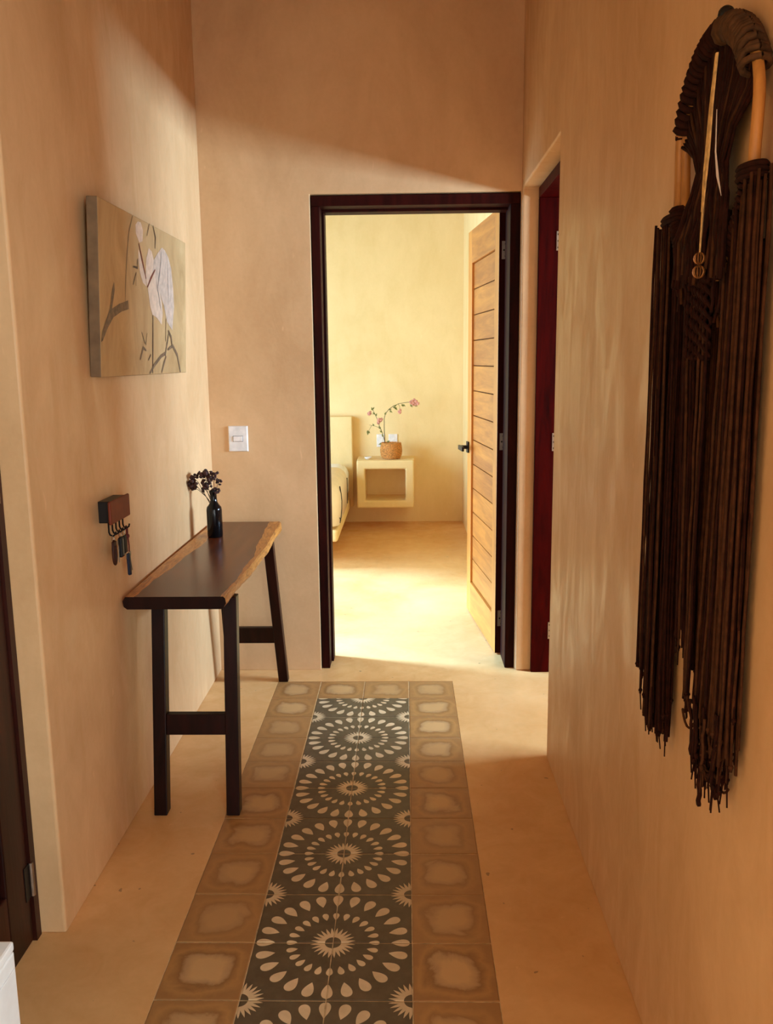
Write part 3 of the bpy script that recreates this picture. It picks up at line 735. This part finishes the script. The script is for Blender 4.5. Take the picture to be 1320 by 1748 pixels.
B().tube([(0, -.012, -.08), (-.002, -.022, -.14), (0, -.030, -.175), (.001, -.046, -.205)], [.0006, .0012, .0020, .0004], 5).build('pale_quill', plain('quill', (.62, .52, .44), .5), ts)

# ================================================================== BEDROOM
# floating bed platform with headboard
bp = thing('bed_platform', 'plastered floating bed base with a low headboard', 'bed', (-1.30, 6.9, 0))
B().box(-.80, .805, -.79, .815, .150, .240).build('base', m_bed, bp, bevel=.02, seg=3)
B().box(-.62, .60, -.50, .815, 0, .150).build('plinth', m_bed, bp)
B().box(-.90, .832, .735, .817, .150, .962).build('headboard', m_bed, bp, bevel=.012, seg=3)
m_sheet = plain('white_sheet', (.92, .91, .90), .8, var=.03); m_duvet = plain('cream_duvet', (.92, .80, .64), .85, var=.05, scale=12)
mt = B().box(-2.08, -.50, 6.13, 7.630, .241, .555).build('mattress', m_sheet, bevel=.10, seg=6)
tag(mt, 'white mattress with rounded edges lying on the floating bed', 'mattress')
for p in mt.data.polygons: p.use_smooth = True
_b = B().box(-2.10, -.488, 6.112, 7.12, .262, .574); _b.f = [f for i, f in enumerate(_b.f) if i in (1, 2, 3, 5)]
dv = _b.build('cover', m_duvet, bevel=.10, seg=6)
_s = dv.modifiers.new('thick', 'SOLIDIFY'); _s.thickness = .006; _s.offset = -1
dv_root = thing('bed_cover', 'cream bed cover with thin black line drawing over the mattress', 'bedspread', (-1.3, 6.8, .262))
dv.parent = dv_root; dv.matrix_parent_inverse = Matrix.Translation((1.3, -6.8, -.262))
for p in dv.data.polygons: p.use_smooth = True
m_ink = plain('black_ink', (.012, .010, .010), .7)
for nm, pts in (('ink_line', [(6.30,.53),(6.40,.46),(6.46,.40),(6.44,.34),(6.36,.30),(6.28,.275)]), ('ink_line', [(6.22,.31),(6.27,.29),(6.24,.27)]), ('ink_line', [(7.08,.49),(7.09,.43),(7.07,.35),(7.05,.28)])):
    B().tube([(-.487+1.3, y-6.8, z-.262) for y, z in pts], .005, 6).build(nm, m_ink, dv_root)

# floating nightstand
ns = thing('nightstand', 'floating plastered nightstand with an open niche', 'nightstand', (-.174, 7.36, .185))
o = slab('niche_box', 'y', 0, .10, [-.247, .247], [0, .415], [(-.175, .173, .066, .338)], m_bed, .014); o.parent = ns
b = B(); b.box(-.247, .247, .10, .36, .338, .415); b.box(-.247, .247, .10, .36, 0, .066); b.box(-.247, -.175, .10, .36, .066, .338); b.box(.173, .247, .10, .36, .066, .338); b.box(-.175, .173, .345, .36, .066, .338)
b.build('niche_body', m_bed, ns)
# rounded lip is part of the front box bevel
t = plate('wall_socket', 'tall white wall socket behind the potted stems on the far wall', -.257, -.185, .68, .797, FW, 'socket')
B().box(-.018, .018, -.011, -.006, -.03, .03).build('socket_face', m_white, t, bevel=.002)
t = plate('wall_socket', 'square white wall socket behind the basket on the far wall', -.150, -.068, .712, .797, FW, 'socket')
B().box(-.018, .018, -.011, -.006, -.02, .02).build('socket_face', m_white, t, bevel=.002)
sd = B().lathe([(0, 0), (.020, 0), (.030, .012), (.032, .020), (.029, .020), (.022, .008), (0, .006)], 24).build('trinket_dish', m_white, smooth=True); sd.location = (-.325, 7.46, .601)
tag(sd, 'tiny white dish lying on the nightstand', 'dish')

# basket with flowering stems
m_bask = plain('woven_palm', (.56, .24, .055), .75, var=.45, scale=90)
bs = thing('basket', 'small round woven palm basket on the nightstand', 'basket', (-.124, 7.50, .601))
prof = [(.066, .002), (.080, .012), (.088, .035), (.092, .065), (.090, .095), (.086, .120), (.083, .138)]
B().lathe([(0, .003)] + prof + [(.078, .136), (.080, .06), (.06, .012), (0, .010)], 32).build('lining', m_bask, bs, smooth=True)
for i in range(12):
    z = .008 + .0115*i; r = 0
    for (ra, za), (rb, zb_) in zip(prof, prof[1:]):
        if za <= z <= zb_: r = ra + (rb-ra)*(z-za)/(zb_-za)
    if not r: r = .083 if z > .1 else .07
    b = B(); b.tube([((r + .0016*math.sin(k*PI + i*PI))*math.cos(2*PI*k/40), (r + .0016*math.sin(k*PI + i*PI))*math.sin(2*PI*k/40), z + .0012*(-1)**(k+i)) for k in range(41)], .0062, 5, cap=False)
    b.build('woven_coil', m_bask, bs, smooth=True)
m_stem = plain('green_brown_stem', (.075, .060, .022), .7); m_leaf = plain('olive_leaf', (.16, .15, .025), .6, var=.3); m_pink = plain('dusty_pink_petal', (.62, .28, .20), .7, var=.35, scale=120)
sp = thing('flowering_stems', 'arching stems with pink blossoms and small leaves in the basket', 'flowers', (-.165, 7.50, .62))
def W(x, z, dy=0): return Vector((x+.165, dy, z-.62))
def stem(pts, r): return B().tube(pts, [r*(1-.5*i/len(pts)) for i in range(len(pts))], 6).build('stem', m_stem, sp, smooth=True)
stem([W(-.165,.63), W(-.179,.745), W(-.183,.85), W(-.182,.947), W(-.170,.99,-.01), W(-.140,1.03,-.02), W(-.10,1.058,-.02), W(-.05,1.078,-.02), W(.02,1.088,-.02), W(.07,1.09,-.02)], .0032)
stem([W(-.160,.63), W(-.182,.76), W(-.200,.83,-.01), W(-.222,.885,-.02), W(-.240,.94,-.02), W(-.258,.985,-.02), W(-.280,1.03,-.02)], .003)
stem([W(-.205,.85,-.01), W(-.235,.875,-.01), W(-.27,.888,-.01), W(-.31,.895,-.01)], .0018)
stem([W(-.29,.892,-.01), W(-.308,.86,-.01), W(-.318,.842,-.01)], .0014)
stem([W(-.060,1.078,-.02), W(-.045,1.05,-.02), W(-.047,1.015,-.02)], .0015)
stem([W(-.262,.99,-.02), W(-.285,.99,-.02), W(-.31,.995,-.02)], .0015)
def leaf(c, ln, ang):
    d = Vector((math.cos(ang), R.uniform(-.3, .3), math.sin(ang))).normalized(); n = Vector((-d.z, 0, d.x)).normalized()
    pts = [c, c + d*ln*.35 + n*ln*.28 + Vector((0, -.004, 0)), c + d*ln, c + d*ln*.35 - n*ln*.28 + Vector((0, -.004, 0))]
    pts2 = [p + Vector((0, .0015, 0)) for p in pts]
    mesh_obj('leaf', pts + pts2, [(0,1,2,3),(7,6,5,4),(0,4,5,1),(1,5,6,2),(2,6,7,3),(3,7,4,0)], m_leaf, sp)
for x, z, a in ((-.14,1.025,.3),(-.135,1.02,-.6),(-.105,1.05,-.4),(-.09,1.05,-.9),(-.095,1.052,.6),(-.03,1.075,-1),(-.02,1.07,-.6),(.045,1.07,-.9),(.08,1.065,-.4),(-.175,.98,1.2),(-.255,.97,1.2),(-.262,.985,2.2),(-.278,1.02,2.0),(-.283,1.03,.8),(-.32,.85,-2.2),(-.32,.845,-1),(-.322,.84,-1.7),(-.212,.86,2.2),(-.2,.83,2.4),(-.268,.886,2.2),(-.19,.79,2),(-.16,.745,.5),(-.2,.735,3.4)):
    leaf(W(x, z, -.02), R.uniform(.026, .04), a)
def blossom(c, r):
    b = B()
    for k in range(6):
        a = 2*PI*k/6 + R.random(); b.ball(c + Vector((math.cos(a)*r*.55, R.uniform(-.5, .5)*r, math.sin(a)*r*.55)), r*.5, 6, 4, (1, .6, 1))
    b.ball(c, r*.35, 6, 4); b.build('blossom', m_pink, sp)
for x, z, r in ((.055,1.09,.020),(.082,1.095,.026),(.10,1.08,.024),(.072,1.074,.018),(-.048,1.005,.017),(-.042,1.022,.012),(-.222,.935,.023),(-.205,.945,.014),(-.232,.912,.014),(-.310,.995,.019),(-.302,1.008,.012)):
    blossom(W(x, z, -.02), r)
